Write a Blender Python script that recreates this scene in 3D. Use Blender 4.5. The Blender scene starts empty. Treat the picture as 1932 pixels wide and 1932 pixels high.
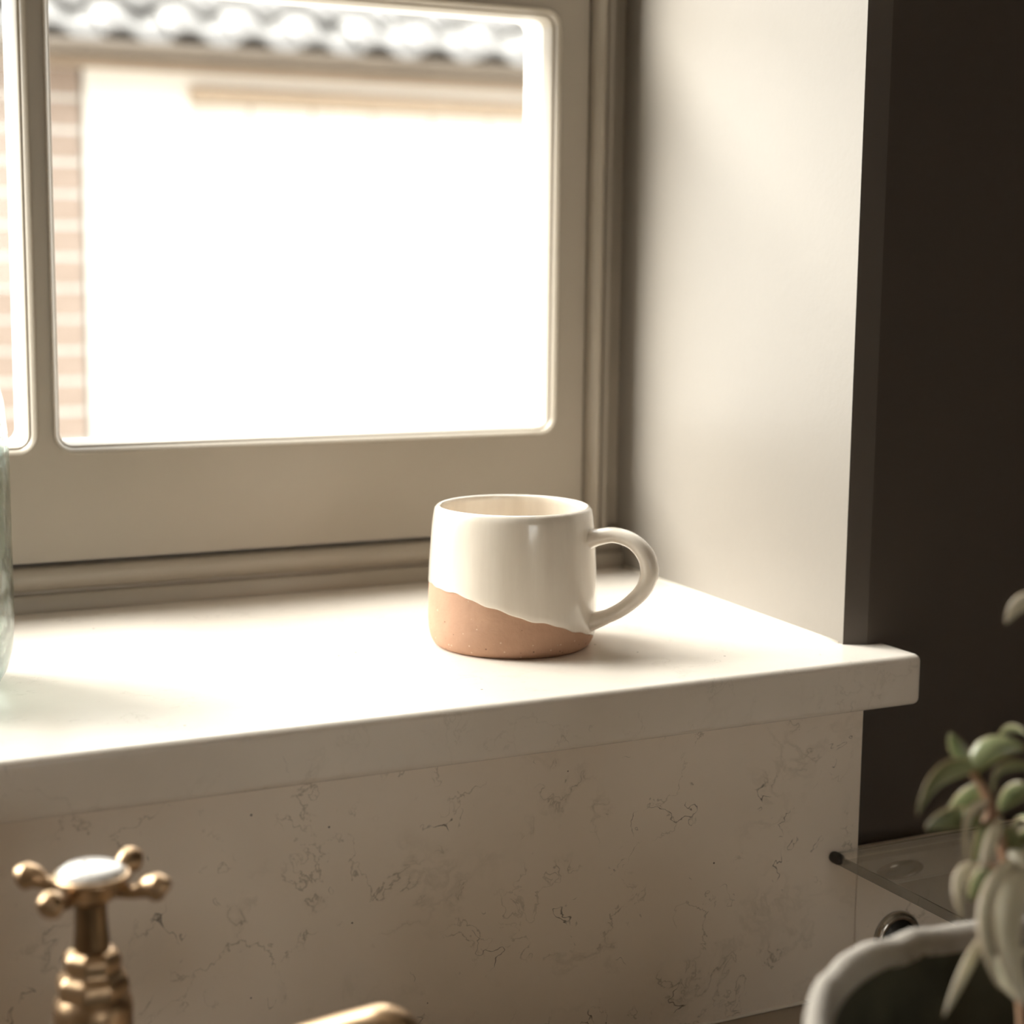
import bpy, bmesh, math, random
from mathutils import Vector, Matrix
random.seed(7)
S = bpy.context.scene
COL = S.collection
PI = math.pi

# ---------------------------------------------------------------- camera
cam_d = bpy.data.cameras.new('camera')
cam = bpy.data.objects.new('camera', cam_d)
COL.objects.link(cam)
cam_r = Vector((0.893836, -0.448255, 0.011138))
cam_u = Vector((0.055568, 0.135386, 0.989234))
cam_b = Vector((-0.444937, -0.883594, 0.145921))
M = Matrix((cam_r, cam_u, cam_b)).transposed().to_4x4()
M.translation = Vector((-0.62676, -0.81059, 0.22486))
cam.matrix_world = M
cam_d.sensor_width = 36.0
cam_d.lens = 61.49
cam_d.clip_start = 0.02
cam_d.clip_end = 100
cam_d.dof.use_dof = True
cam_d.dof.focus_distance = 0.935
cam_d.dof.aperture_fstop = 5.8
S.camera = cam

# ---------------------------------------------------------------- sky + exposure
SKY = 5.8
world = bpy.data.worlds.new('overcast_sky')
S.world = world
world.use_nodes = True
wn, wl = world.node_tree.nodes, world.node_tree.links
wn.clear()
wo = wn.new('ShaderNodeOutputWorld')
wb = wn.new('ShaderNodeBackground')
wb.inputs['Color'].default_value = (1.0, 0.975, 0.94, 1)
wb.inputs['Strength'].default_value = SKY
wl.new(wb.outputs[0], wo.inputs[0])
sun_d = bpy.data.lights.new('hazy_sun', 'SUN')
sun_d.energy = 18.0
sun_d.angle = math.radians(46)
sun_d.color = (1.0, 0.975, 0.935)
sun = bpy.data.objects.new('hazy_sun', sun_d); COL.objects.link(sun)
sun.rotation_euler = Vector((0.74, -0.48, -0.88)).to_track_quat('-Z', 'Y').to_euler()
S.view_settings.view_transform = 'Standard'
S.view_settings.look = 'None'
S.view_settings.gamma = 1.0
S.view_settings.use_curve_mapping = False
S.view_settings.exposure = 0.03
S.cycles.max_bounces = 12
S.cycles.diffuse_bounces = 6
S.cycles.transparent_max_bounces = 16

# ---------------------------------------------------------------- materials
def nt(name):
    m = bpy.data.materials.new(name)
    m.use_nodes = True
    n = m.node_tree.nodes
    b = n['Principled BSDF']
    return m, n, m.node_tree.links, b

def coords(n, l, scale=1.0):
    tc = n.new('ShaderNodeTexCoord')
    mp = n.new('ShaderNodeMapping')
    mp.inputs['Scale'].default_value = (scale,) * 3 if not isinstance(scale, tuple) else scale
    l.new(tc.outputs['Object'], mp.inputs['Vector'])
    return mp.outputs['Vector']

def noise(n, l, vec, scale, detail=3, rough=0.55):
    t = n.new('ShaderNodeTexNoise')
    t.inputs['Scale'].default_value = scale
    t.inputs['Detail'].default_value = detail
    t.inputs['Roughness'].default_value = rough
    l.new(vec, t.inputs['Vector'])
    return t

def ramp(n, l, fac, stops):
    r = n.new('ShaderNodeValToRGB')
    e = r.color_ramp.elements
    e[0].position, e[0].color = stops[0][0], (*stops[0][1], 1)
    e[1].position, e[1].color = stops[-1][0], (*stops[-1][1], 1)
    for p, c in stops[1:-1]:
        k = e.new(p); k.color = (*c, 1)
    l.new(fac, r.inputs['Fac'])
    return r.outputs['Color']

def bump(n, l, b, h, strength, dist):
    k = n.new('ShaderNodeBump')
    k.inputs['Strength'].default_value = strength
    k.inputs['Distance'].default_value = dist
    l.new(h, k.inputs['Height'])
    l.new(k.outputs[0], b.inputs['Normal'])

def mottled(name, c1, c2, rough, scale=8, bump_s=0.0, bump_scale=200, metal=0.0, coat=0.0, spec=0.5):
    m, n, l, b = nt(name)
    v = coords(n, l)
    t = noise(n, l, v, scale, 5)
    l.new(ramp(n, l, t.outputs['Fac'], [(0.3, c1), (0.7, c2)]), b.inputs['Base Color'])
    b.inputs['Roughness'].default_value = rough
    b.inputs['Metallic'].default_value = metal
    b.inputs['Coat Weight'].default_value = coat
    b.inputs['Coat Roughness'].default_value = 0.08
    b.inputs['Specular IOR Level'].default_value = spec
    if bump_s:
        t2 = noise(n, l, v, bump_scale, 3)
        bump(n, l, b, t2.outputs['Fac'], bump_s, 0.001)
    return m

def mix_col(n, l, fac, a, b_):
    x = n.new('ShaderNodeMix'); x.data_type = 'RGBA'
    l.new(fac, x.inputs[0])
    for s, i in ((a, 6), (b_, 7)):
        if isinstance(s, tuple): x.inputs[i].default_value = (*s, 1)
        else: l.new(s, x.inputs[i])
    return x.outputs[2]

def math_n(n, l, op, a, b_=None, clamp=False):
    x = n.new('ShaderNodeMath'); x.operation = op; x.use_clamp = clamp
    for i, s in enumerate((a, b_)):
        if s is None: continue
        if isinstance(s, (int, float)): x.inputs[i].default_value = s
        else: l.new(s, x.inputs[i])
    return x.outputs[0]

def quartz(name, vein, c1, c2):
    m, n, l, b = nt(name)
    v = coords(n, l)
    w1 = noise(n, l, v, 9, 4, 0.6)
    w2 = noise(n, l, v, 60, 3, 0.6)
    # warp coordinates
    va = n.new('ShaderNodeVectorMath'); va.operation = 'SCALE'; va.inputs['Scale'].default_value = 0.06
    l.new(w1.outputs['Color'], va.inputs[0])
    vb = n.new('ShaderNodeVectorMath'); vb.operation = 'SCALE'; vb.inputs['Scale'].default_value = 0.010
    l.new(w2.outputs['Color'], vb.inputs[0])
    vc = n.new('ShaderNodeVectorMath'); l.new(v, vc.inputs[0]); l.new(va.outputs[0], vc.inputs[1])
    vd = n.new('ShaderNodeVectorMath'); l.new(vc.outputs[0], vd.inputs[0]); l.new(vb.outputs[0], vd.inputs[1])
    def veins(scale, width, detail=4, off=(0, 0, 0)):
        mp = n.new('ShaderNodeMapping'); mp.inputs['Location'].default_value = off
        l.new(vd.outputs[0], mp.inputs['Vector'])
        t = noise(n, l, mp.outputs[0], scale, detail, 0.6)
        d = math_n(n, l, 'ABSOLUTE', math_n(n, l, 'SUBTRACT', t.outputs['Fac'], 0.5))
        mr = n.new('ShaderNodeMapRange'); mr.inputs['From Min'].default_value = 0
        mr.inputs['From Max'].default_value = width
        mr.inputs['To Min'].default_value = 1; mr.inputs['To Max'].default_value = 0
        l.new(d, mr.inputs['Value'])
        return mr.outputs[0]
    def mask(scale, lo, hi, off):
        mp = n.new('ShaderNodeMapping'); mp.inputs['Location'].default_value = off
        l.new(v, mp.inputs['Vector'])
        t = noise(n, l, mp.outputs[0], scale, 3, 0.6)
        mr = n.new('ShaderNodeMapRange')
        mr.inputs['From Min'].default_value = lo; mr.inputs['From Max'].default_value = hi
        l.new(t.outputs['Fac'], mr.inputs['Value'])
        return mr.outputs[0]
    f1 = math_n(n, l, 'MULTIPLY', veins(24, 0.010, 5), mask(30, 0.50, 0.62, (3.1, 0, 1.7)), True)
    f2 = math_n(n, l, 'MULTIPLY', veins(24, 0.045, 5), mask(16, 0.48, 0.66, (0.4, 5, 0)), True)
    f3 = math_n(n, l, 'MULTIPLY', veins(17, 0.0050, 4, (2, 3, 1)), mask(38, 0.57, 0.63, (7, 1, 2)), True)
    base_t = noise(n, l, v, 14, 4)
    base = ramp(n, l, base_t.outputs['Fac'], [(0.3, c1), (0.7, c2)])
    c = mix_col(n, l, math_n(n, l, 'MULTIPLY', f2, 0.28 * vein), base, (0.36, 0.31, 0.235))
    c = mix_col(n, l, math_n(n, l, 'MULTIPLY', f1, 0.55 * vein), c, (0.24, 0.20, 0.145))
    c = mix_col(n, l, math_n(n, l, 'MULTIPLY', f3, 0.85 * vein), c, (0.07, 0.058, 0.045))
    # tiny specks
    vo = n.new('ShaderNodeTexVoronoi'); vo.inputs['Scale'].default_value = 75
    l.new(v, vo.inputs['Vector'])
    sp = math_n(n, l, 'LESS_THAN', vo.outputs['Distance'], 0.055)
    sel = n.new('ShaderNodeSeparateColor'); l.new(vo.outputs['Color'], sel.inputs[0])
    sp2 = math_n(n, l, 'GREATER_THAN', sel.outputs[0], 0.86)
    c = mix_col(n, l, math_n(n, l, 'MULTIPLY', math_n(n, l, 'MULTIPLY', sp, sp2), 0.8), c, (0.06, 0.045, 0.035))
    l.new(c, b.inputs['Base Color'])
    b.inputs['Roughness'].default_value = 0.22
    return m

M_quartz = quartz('white_quartz_slab', 0.30, (0.765, 0.70, 0.62), (0.82, 0.75, 0.67))
M_splash = quartz('white_quartz_veined', 1.0, (0.77, 0.68, 0.58), (0.82, 0.73, 0.63))
M_worktop = mottled('brown_grey_stone_worktop', (0.34, 0.28, 0.22), (0.40, 0.33, 0.265), 0.25, 10)
M_frame = mottled('taupe_frame_paint', (0.34, 0.295, 0.235), (0.375, 0.325, 0.26), 0.38, 6, 0.05, 160)
M_outpaint = mottled('white_exterior_paint', (0.78, 0.76, 0.72), (0.82, 0.80, 0.76), 0.5, 6)
M_reveal = mottled('cream_eggshell_plaster', (0.262, 0.236, 0.205), (0.284, 0.256, 0.222), 0.42, 4, 0.10, 220)
M_wall = mottled('dark_brown_wall_paint', (0.068, 0.053, 0.041), (0.078, 0.061, 0.047), 0.6, 5, 0.08, 240)
M_room = mottled('room_wall_paint', (0.62, 0.50, 0.385), (0.66, 0.535, 0.415), 0.7, 3)
M_ceil = mottled('ceiling_paint', (0.72, 0.64, 0.54), (0.76, 0.68, 0.58), 0.8, 3)
M_floor = mottled('oak_floor', (0.13, 0.09, 0.055), (0.19, 0.13, 0.08), 0.45, 12)
M_caulk = mottled('pale_sealant', (0.72, 0.66, 0.57), (0.76, 0.70, 0.61), 0.5, 20)
M_cab = mottled('cabinet_paint', (0.10, 0.10, 0.085), (0.12, 0.115, 0.10), 0.45, 6)
M_sink = mottled('dark_grey_composite', (0.10, 0.095, 0.085), (0.14, 0.13, 0.115), 0.35, 30)
M_porcelain = mottled('white_porcelain', (0.80, 0.77, 0.73), (0.82, 0.79, 0.75), 0.08, 6, coat=1.0)
M_brass = mottled('aged_brass', (0.42, 0.285, 0.17), (0.52, 0.365, 0.225), 0.34, 40, metal=1.0)
M_brass_dark = mottled('tarnished_brass', (0.20, 0.13, 0.07), (0.28, 0.18, 0.10), 0.35, 40, metal=1.0)
M_chrome = mottled('chrome', (0.42, 0.39, 0.35), (0.50, 0.46, 0.42), 0.12, 10, metal=1.0)
M_black = mottled('black_rubber', (0.02, 0.017, 0.014), (0.03, 0.025, 0.02), 0.45, 20)
M_soil = mottled('dark_soil', (0.018, 0.014, 0.010), (0.05, 0.040, 0.026), 0.95, 60, 0.8, 180)
M_stem = mottled('pinkish_stem', (0.30, 0.16, 0.10), (0.40, 0.25, 0.15), 0.5, 60)

def clay():
    m, n, l, b = nt('raw_terracotta_clay')
    v = coords(n, l)
    t = noise(n, l, v, 60, 5)
    c = ramp(n, l, t.outputs['Fac'], [(0.3, (0.47, 0.275, 0.18)), (0.7, (0.54, 0.325, 0.215))])
    vo = n.new('ShaderNodeTexVoronoi'); vo.inputs['Scale'].default_value = 420
    l.new(v, vo.inputs['Vector'])
    sel = n.new('ShaderNodeSeparateColor'); l.new(vo.outputs['Color'], sel.inputs[0])
    d = math_n(n, l, 'LESS_THAN', vo.outputs['Distance'], 0.22)
    dark = math_n(n, l, 'MULTIPLY', d, math_n(n, l, 'GREATER_THAN', sel.outputs[0], 0.93))
    lite = math_n(n, l, 'MULTIPLY', d, math_n(n, l, 'GREATER_THAN', sel.outputs[1], 0.90))
    c = mix_col(n, l, math_n(n, l, 'MULTIPLY', dark, 0.75), c, (0.14, 0.07, 0.045))
    c = mix_col(n, l, math_n(n, l, 'MULTIPLY', lite, 0.6), c, (0.78, 0.60, 0.45))
    l.new(c, b.inputs['Base Color'])
    b.inputs['Roughness'].default_value = 0.75
    t2 = noise(n, l, v, 500, 4)
    bump(n, l, b, t2.outputs['Fac'], 0.35, 0.0006)
    return m
M_clay = clay()

def glaze():
    m, n, l, b = nt('oatmeal_glaze')
    v = coords(n, l, (1, 1, 0.12))
    t = noise(n, l, v, 90, 4)
    c = ramp(n, l, t.outputs['Fac'], [(0.35, (0.78, 0.70, 0.60)), (0.65, (0.85, 0.775, 0.675))])
    l.new(c, b.inputs['Base Color'])
    b.inputs['Roughness'].default_value = 0.20
    b.inputs['Coat Weight'].default_value = 0.8
    b.inputs['Coat Roughness'].default_value = 0.10
    bump(n, l, b, t.outputs['Fac'], 0.05, 0.001)
    return m
M_glaze = glaze()

def clear_pane():
    m = bpy.data.materials.new('window_glass'); m.use_nodes = True
    n, l = m.node_tree.nodes, m.node_tree.links
    n.clear()
    o = n.new('ShaderNodeOutputMaterial'); mx = n.new('ShaderNodeMixShader')
    tr = n.new('ShaderNodeBsdfTransparent'); gl = n.new('ShaderNodeBsdfGlossy')
    tr.inputs[0].default_value = (0.97, 0.98, 0.97, 1)
    gl.inputs['Roughness'].default_value = 0.01
    lw = n.new('ShaderNodeLayerWeight'); lw.inputs['Blend'].default_value = 0.5
    f = math_n(n, l, 'ADD', math_n(n, l, 'MULTIPLY', math_n(n, l, 'POWER', lw.outputs['Facing'], 5.0), 0.5), 0.02)
    l.new(f, mx.inputs[0]); l.new(tr.outputs[0], mx.inputs[1]); l.new(gl.outputs[0], mx.inputs[2])
    l.new(mx.outputs[0], o.inputs[0])
    return m
M_pane = clear_pane()

def glass(name, col, rough=0.0, bumpy=0.0):
    m, n, l, b = nt(name)
    b.inputs['Base Color'].default_value = (*col, 1)
    b.inputs['Transmission Weight'].default_value = 1.0
    b.inputs['Roughness'].default_value = rough
    b.inputs['IOR'].default_value = 1.48
    if bumpy:
        v = coords(n, l)
        t = noise(n, l, v, 45, 2)
        bump(n, l, b, t.outputs['Fac'], bumpy, 0.004)
    return m
M_bottle = glass('greenish_bottle_glass', (0.74, 0.82, 0.785), 0.02, 0.35)
_n, _l = M_bottle.node_tree.nodes, M_bottle.node_tree.links
_t = _n.new('ShaderNodeBsdfTransparent'); _t.inputs[0].default_value = (0.90, 0.95, 0.93, 1)
_m = _n.new('ShaderNodeMixShader'); _m.inputs[0].default_value = 0.30
_l.new(_n['Principled BSDF'].outputs[0], _m.inputs[1]); _l.new(_t.outputs[0], _m.inputs[2])
_l.new(_m.outputs[0], _n['Material Output'].inputs[0])
M_shelfglass = glass('clear_shelf_glass', (0.97, 0.975, 0.96), 0.0)
_n, _l = M_shelfglass.node_tree.nodes, M_shelfglass.node_tree.links
_t = _n.new('ShaderNodeBsdfTransparent'); _t.inputs[0].default_value = (0.95, 0.96, 0.94, 1)
_m = _n.new('ShaderNodeMixShader'); _m.inputs[0].default_value = 0.35
_l.new(_n['Principled BSDF'].outputs[0], _m.inputs[1]); _l.new(_t.outputs[0], _m.inputs[2])
_l.new(_m.outputs[0], _n['Material Output'].inputs[0])

def concrete():
    m, n, l, b = nt('grey_stone_pot')
    v = coords(n, l)
    t = noise(n, l, v, 14, 6, 0.65)
    c = ramp(n, l, t.outputs['Fac'], [(0.3, (0.28, 0.25, 0.215)), (0.7, (0.52, 0.475, 0.42))])
    l.new(c, b.inputs['Base Color'])
    b.inputs['Roughness'].default_value = 0.85
    t2 = noise(n, l, v, 150, 5)
    bump(n, l, b, t2.outputs['Fac'], 0.6, 0.002)
    return m
M_pot = concrete()
M_moss = mottled('mossy_pot_lining', (0.035, 0.035, 0.022), (0.085, 0.080, 0.050), 0.9, 30, 0.5, 120)

def leaf_mat(name, c1, c2):
    m, n, l, b = nt(name)
    at = n.new('ShaderNodeAttribute'); at.attribute_name = 'margin'
    v = coords(n, l)
    t = noise(n, l, v, 60, 4)
    c = ramp(n, l, t.outputs['Fac'], [(0.3, c1), (0.7, c2)])
    f = math_n(n, l, 'POWER', at.outputs['Fac'], 3.0)
    c = mix_col(n, l, math_n(n, l, 'MULTIPLY', f, 0.75), c, (0.36, 0.22, 0.12))
    l.new(c, b.inputs['Base Color'])
    b.inputs['Roughness'].default_value = 0.32
    b.inputs['Coat Weight'].default_value = 0.25
    b.inputs['Subsurface Weight'].default_value = 0.06
    b.inputs['Subsurface Radius'].default_value = (0.004, 0.004, 0.002)
    return m
M_leaf = leaf_mat('succulent_leaf', (0.16, 0.19, 0.085), (0.25, 0.275, 0.14))
M_leaf_lit = leaf_mat('lit_succulent_leaf', (0.60, 0.565, 0.42), (0.72, 0.675, 0.53))  # paler base colour stands in for light falling on some leaves
M_brick = mottled('weathered_tan_brick', (0.27, 0.21, 0.17), (0.32, 0.255, 0.215), 0.85, 14, 0.4, 60)
M_mortar = mottled('lime_mortar', (0.58, 0.56, 0.53), (0.62, 0.60, 0.57), 0.9, 10)
M_render = mottled('white_masonry_paint', (0.74, 0.72, 0.68), (0.78, 0.76, 0.72), 0.8, 3)
M_timber = mottled('tan_timber', (0.40, 0.315, 0.235), (0.44, 0.35, 0.265), 0.7, 10)
M_fascia = mottled('brown_fascia_board', (0.28, 0.21, 0.15), (0.32, 0.245, 0.18), 0.7, 10)
M_gutter = mottled('dark_gutter', (0.10, 0.078, 0.058), (0.12, 0.095, 0.07), 0.5, 10)
M_tile = mottled('grey_roof_tile', (0.12, 0.118, 0.115), (0.25, 0.24, 0.23), 0.30, 3, 0.2, 40)
M_paving = mottled('pale_paving', (0.32, 0.30, 0.27), (0.40, 0.375, 0.34), 0.85, 4)

# ---------------------------------------------------------------- helpers
def mesh_obj(name, verts, faces, mat, parent=None, smooth=False, loc=None, mats=None, fmat=None):
    me = bpy.data.meshes.new(name)
    me.from_pydata([tuple(v) for v in verts], [], faces)
    me.update()
    for m in (mats or [mat]): me.materials.append(m)
    if fmat:
        for i, k in enumerate(fmat): me.polygons[i].material_index = k
    if smooth:
        for p in me.polygons: p.use_smooth = True
    o = bpy.data.objects.new(name, me)
    COL.objects.link(o)
    if parent: o.parent = parent
    if loc: o.location = loc
    return o

def fix_normals(o):
    bm = bmesh.new(); bm.from_mesh(o.data)
    bmesh.ops.recalc_face_normals(bm, faces=bm.faces)
    bm.to_mesh(o.data); bm.free()
    return o

def bevel(o, w, seg=3, ang=35):
    b = o.modifiers.new('bevel', 'BEVEL'); b.width = w; b.segments = seg
    b.limit_method = 'ANGLE'; b.angle_limit = math.radians(ang)
    for p in o.data.polygons: p.use_smooth = True
    w_ = o.modifiers.new('wn', 'WEIGHTED_NORMAL'); w_.keep_sharp = True
    return o

def box_data(x0, x1, y0, y1, z0, z1):
    v = [(x, y, z) for z in (z0, z1) for y in (y0, y1) for x in (x0, x1)]
    f = [(0, 2, 3, 1), (4, 5, 7, 6), (0, 1, 5, 4), (2, 6, 7, 3), (0, 4, 6, 2), (1, 3, 7, 5)]
    return v, f

def box(name, x0, x1, y0, y1, z0, z1, mat, parent=None, bev=0.0, seg=2):
    v, f = box_data(x0, x1, y0, y1, z0, z1)
    o = mesh_obj(name, v, f, mat, parent)
    if bev: bevel(o, bev, seg)
    return o

def boxes(name, lst, mat, parent=None, bev=0.0):
    V, Fc = [], []
    for b in lst:
        v, f = box_data(*b); k = len(V)
        V += v; Fc += [tuple(i + k for i in q) for q in f]
    o = mesh_obj(name, V, Fc, mat, parent)
    if bev: bevel(o, bev, 2)
    return o

def prism(name, poly, z0, z1, mat, parent=None, bev=0.0, seg=3, mats=None, side_mat=None):
    n = len(poly)
    v = [(x, y, z0) for x, y in poly] + [(x, y, z1) for x, y in poly]
    f = [tuple(reversed(range(n))), tuple(range(n, 2 * n))] + [(i, (i + 1) % n, n + (i + 1) % n, n + i) for i in range(n)]
    fm = [0, 0] + (side_mat or [0] * n)
    o = mesh_obj(name, v, f, mat, parent, mats=mats, fmat=fm)
    fix_normals(o)
    if bev: bevel(o, bev, seg)
    return o

def lathe(name, prof, mat, parent=None, seg=64, loc=None, smooth=True, cap=True):
    V, Fc = [], []
    n = len(prof)
    for i in range(seg):
        a = 2 * PI * i / seg
        for r, z in prof: V.append((r * math.cos(a), r * math.sin(a), z))
    for i in range(seg):
        j = (i + 1) % seg
        for k in range(n - 1):
            Fc.append((i * n + k, j * n + k, j * n + k + 1, i * n + k + 1))
    if cap and prof[0][0] > 1e-6: Fc.append(tuple(i * n for i in reversed(range(seg))))
    if cap and prof[-1][0] > 1e-6: Fc.append(tuple(i * n + n - 1 for i in range(seg)))
    o = mesh_obj(name, V, Fc, mat, parent, smooth, loc)
    bm = bmesh.new(); bm.from_mesh(o.data)
    bmesh.ops.remove_doubles(bm, verts=bm.verts, dist=1e-6)
    bmesh.ops.recalc_face_normals(bm, faces=bm.faces)
    bm.to_mesh(o.data); bm.free()
    return o

def catmull(pts, sub):
    P = [Vector(p) for p in pts]; out = []
    for i in range(len(P) - 1):
        p0 = P[max(i - 1, 0)]; p1 = P[i]; p2 = P[i + 1]; p3 = P[min(i + 2, len(P) - 1)]
        for s in range(sub):
            t = s / sub
            out.append(0.5 * ((2 * p1) + (p2 - p0) * t + (2 * p0 - 5 * p1 + 4 * p2 - p3) * t * t + (3 * p1 - p0 - 3 * p2 + p3) * t ** 3))
    out.append(P[-1]); return out

def tube(name, pts, radii, mat, parent=None, seg=12, sub=4, side=None, loc=None, cap=True):
    """radii: list of (a, b) half sizes per control point; side: fixed side vector for a"""
    path = catmull(pts, sub)
    rr = []
    for i in range(len(radii) - 1):
        for s in range(sub):
            t = s / sub
            a0, b0 = radii[i]; a1, b1 = radii[i + 1]
            rr.append((a0 + (a1 - a0) * t, b0 + (b1 - b0) * t))
    rr.append(radii[-1])
    V, Fc = [], []
    ref = Vector(side) if side else Vector((0.3, 0.2, 0.9)).normalized()
    for i, p in enumerate(path):
        tg = (path[min(i + 1, len(path) - 1)] - path[max(i - 1, 0)]).normalized()
        s = (ref - tg * ref.dot(tg)).normalized(); u = tg.cross(s)
        if not side: ref = s
        for k in range(seg):
            a = 2 * PI * k / seg
            V.append(p + s * (rr[i][0] * math.cos(a)) + u * (rr[i][1] * math.sin(a)))
    for i in range(len(path) - 1):
        for k in range(seg):
            k2 = (k + 1) % seg
            Fc.append((i * seg + k, i * seg + k2, (i + 1) * seg + k2, (i + 1) * seg + k))
    if cap:
        Fc.append(tuple(reversed(range(seg)))); Fc.append(tuple((len(path) - 1) * seg + k for k in range(seg)))
    o = mesh_obj(name, V, Fc, mat, parent, True, loc)
    return fix_normals(o)

def empty(name, loc=(0, 0, 0)):
    o = bpy.data.objects.new(name, None); COL.objects.link(o); o.location = loc
    o.empty_display_size = 0.05
    return o

def tag(o, label=None, cat=None, group=None, kind=None):
    if label: o['label'] = label
    if cat: o['category'] = cat
    if group: o['group'] = group
    if kind: o['kind'] = kind
    return o

# ---------------------------------------------------------------- room shell
XL, YW0, YW1 = -1.889, -0.0066, 0.335     # left reveal, wall room face, wall outer face
ZTOP = 1.068
FL, CE = -1.10, 1.45
tag(box('floor', -3.0, 1.5, -3.1, YW1, FL - 0.05, FL, M_floor), kind='structure')
tag(box('ceiling', -3.0, 1.5, -3.1, YW1, CE, CE + 0.05, M_ceil), kind='structure')
tag(box('wall_left', -3.1, -3.0, -3.1, YW1, FL, CE, M_room), kind='structure')
wbk = tag(boxes('wall_back', [(-3.0, -0.52, -3.1, -3.0, FL, CE), (0.34, 1.4, -3.1, -3.0, FL, CE), (-0.52, 0.34, -3.1, -3.0, 0.95, CE)], M_room), kind='structure')
dr = empty('fill_door_1', (-0.09, -3.05, FL)); tag(dr, kind='structure')  # unseen glazed door, added for room fill and the streak on the mug
boxes('door_frame', [(-0.43, -0.33, -0.025, 0.025, 0, 2.05), (0.33, 0.43, -0.025, 0.025, 0, 2.05), (-0.33, 0.33, -0.025, 0.025, 0, 1.22), (-0.33, 0.33, -0.025, 0.025, 1.86, 2.05),
                     (-0.04, 0.04, -0.025, 0.025, 1.22, 1.86)], M_outpaint, dr)
for _x in (-0.186, 0.186):
    box('glass_pane', _x - 0.146, _x + 0.146, -0.003, 0.003, 1.22, 1.86, M_pane, dr)
_h = lathe('door_handle', [(0.0, 0.0), (0.024, 0.0), (0.024, 0.006), (0.010, 0.010), (0.009, 0.035), (0.022, 0.045), (0.026, 0.058), (0.018, 0.068), (0.0, 0.070)], M_brass, dr, 32)
_h.rotation_euler = (-PI / 2, 0, 0); _h.location = (0.38, 0.025, 1.0)
tag(box('wall_right', 1.4, 1.5, -3.1, YW1, FL, CE, M_wall), kind='structure')
# window wall: right of the opening with splayed corner bead, cream reveal
wr = prism('wall_window_right', [(0.0, 0.0), (0.0125, YW0), (1.4, YW0), (1.4, YW1), (0.0135, YW1)], FL, CE, None,
           mats=[M_wall, M_reveal], side_mat=[0, 0, 0, 0, 1])
tag(wr, kind='structure')
wlf = prism('wall_window_left', [(XL - 0.0125, YW0), (XL, 0.0), (XL - 0.0135, YW1), (-3.0, YW1), (-3.0, YW0)], FL, CE, None,
            mats=[M_wall, M_reveal], side_mat=[0, 1, 0, 0, 0])
tag(wlf, kind='structure')
tag(box('wall_window_above', XL, 0.0, YW0, YW1, ZTOP, CE, M_reveal), kind='structure')
tag(box('wall_window_below', XL - 0.02, 0.02, YW0 - 0.0003, YW1, FL, -0.030, M_wall), kind='structure')

# window sill with horns
sill = prism('trim_1', [(XL - 0.027, -0.040), (0.0270, -0.040), (0.0270, 0.006), (0.0125, 0.006), (0.0125, 0.315),
                        (XL - 0.0125, 0.315), (XL - 0.0125, 0.006), (XL - 0.027, 0.006)], -0.0298, 0.0, M_quartz, bev=0.0042, seg=4)
tag(sill, kind='structure')
# sealant line where the sill meets the reveal
sl = tube('sealant_line', [(0.0004, 0.004, 0.0), (0.006, 0.14, 0.0), (0.0112, 0.273, 0.0)], [(0.0012, 0.0012)] * 3, M_caulk, wr, seg=8, sub=4)

# splashback: tall panel below the sill, lower upstand to the right
sp = empty('trim_2', (0, -0.023, -0.2)); tag(sp, kind='structure')
def child_box(name, x0, x1, y0, y1, z0, z1, mat, parent, bev=0.0, seg=2):
    lx, ly, lz = parent.location
    return box(name, x0 - lx, x1 - lx, y0 - ly, y1 - ly, z0 - lz, z1 - lz, mat, parent, bev, seg)
child_box('splashback_panel', -2.00, -0.0087, -0.033, -0.0085, -0.2005, -0.0296, M_splash, sp, 0.0006)
child_box('upstand', -0.0083, 1.398, -0.033, -0.0085, -0.2005, -0.1215, M_splash, sp, 0.0008)
tube('sealant_line', [(-2.0, -0.0102, 0.0), (0.0, -0.0102, 0.0), (1.39, -0.0102, 0.0)], [(0.0011, 0.0011)] * 3, M_caulk, sp, seg=8, sub=2)

# ---------------------------------------------------------------- window
YF = 0.281                   # room face of the sash
PW, PH = 0.3538, 0.2935      # moulded opening
X0, Z0 = -0.3962, 0.0980
PX, PZ = 0.3625, 0.3045
win = empty('window_1', (-0.58, YF, 0.0)); tag(win, kind='structure')
wx, wy, wz = win.location

def rrect(x0, x1, z0, z1, r, n=8):
    pts = []
    for cx, cz, a0 in ((x1 - r, z0 + r, -90), (x1 - r, z1 - r, 0), (x0 + r, z1 - r, 90), (x0 + r, z0 + r, 180)):
        for i in range(n + 1):
            a = math.radians(a0 + 90 * i / n)
            pts.append((cx + r * math.cos(a), cz + r * math.sin(a)))
    return pts
def on_rect(px, pz, x0, x1, z0, z1):
    # push a rounded-rect point out to the cell border (from the opening centre, corner aware)
    cx, cz = (x0 + x1) / 2, (z0 + z1) / 2
    dx, dz = px - cx, pz - cz
    k = min((x1 - cx) / abs(dx) if abs(dx) > 1e-9 else 1e9, (z1 - cz) / abs(dz) if abs(dz) > 1e-9 else 1e9)
    return cx + dx * k, cz + dz * k

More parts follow.
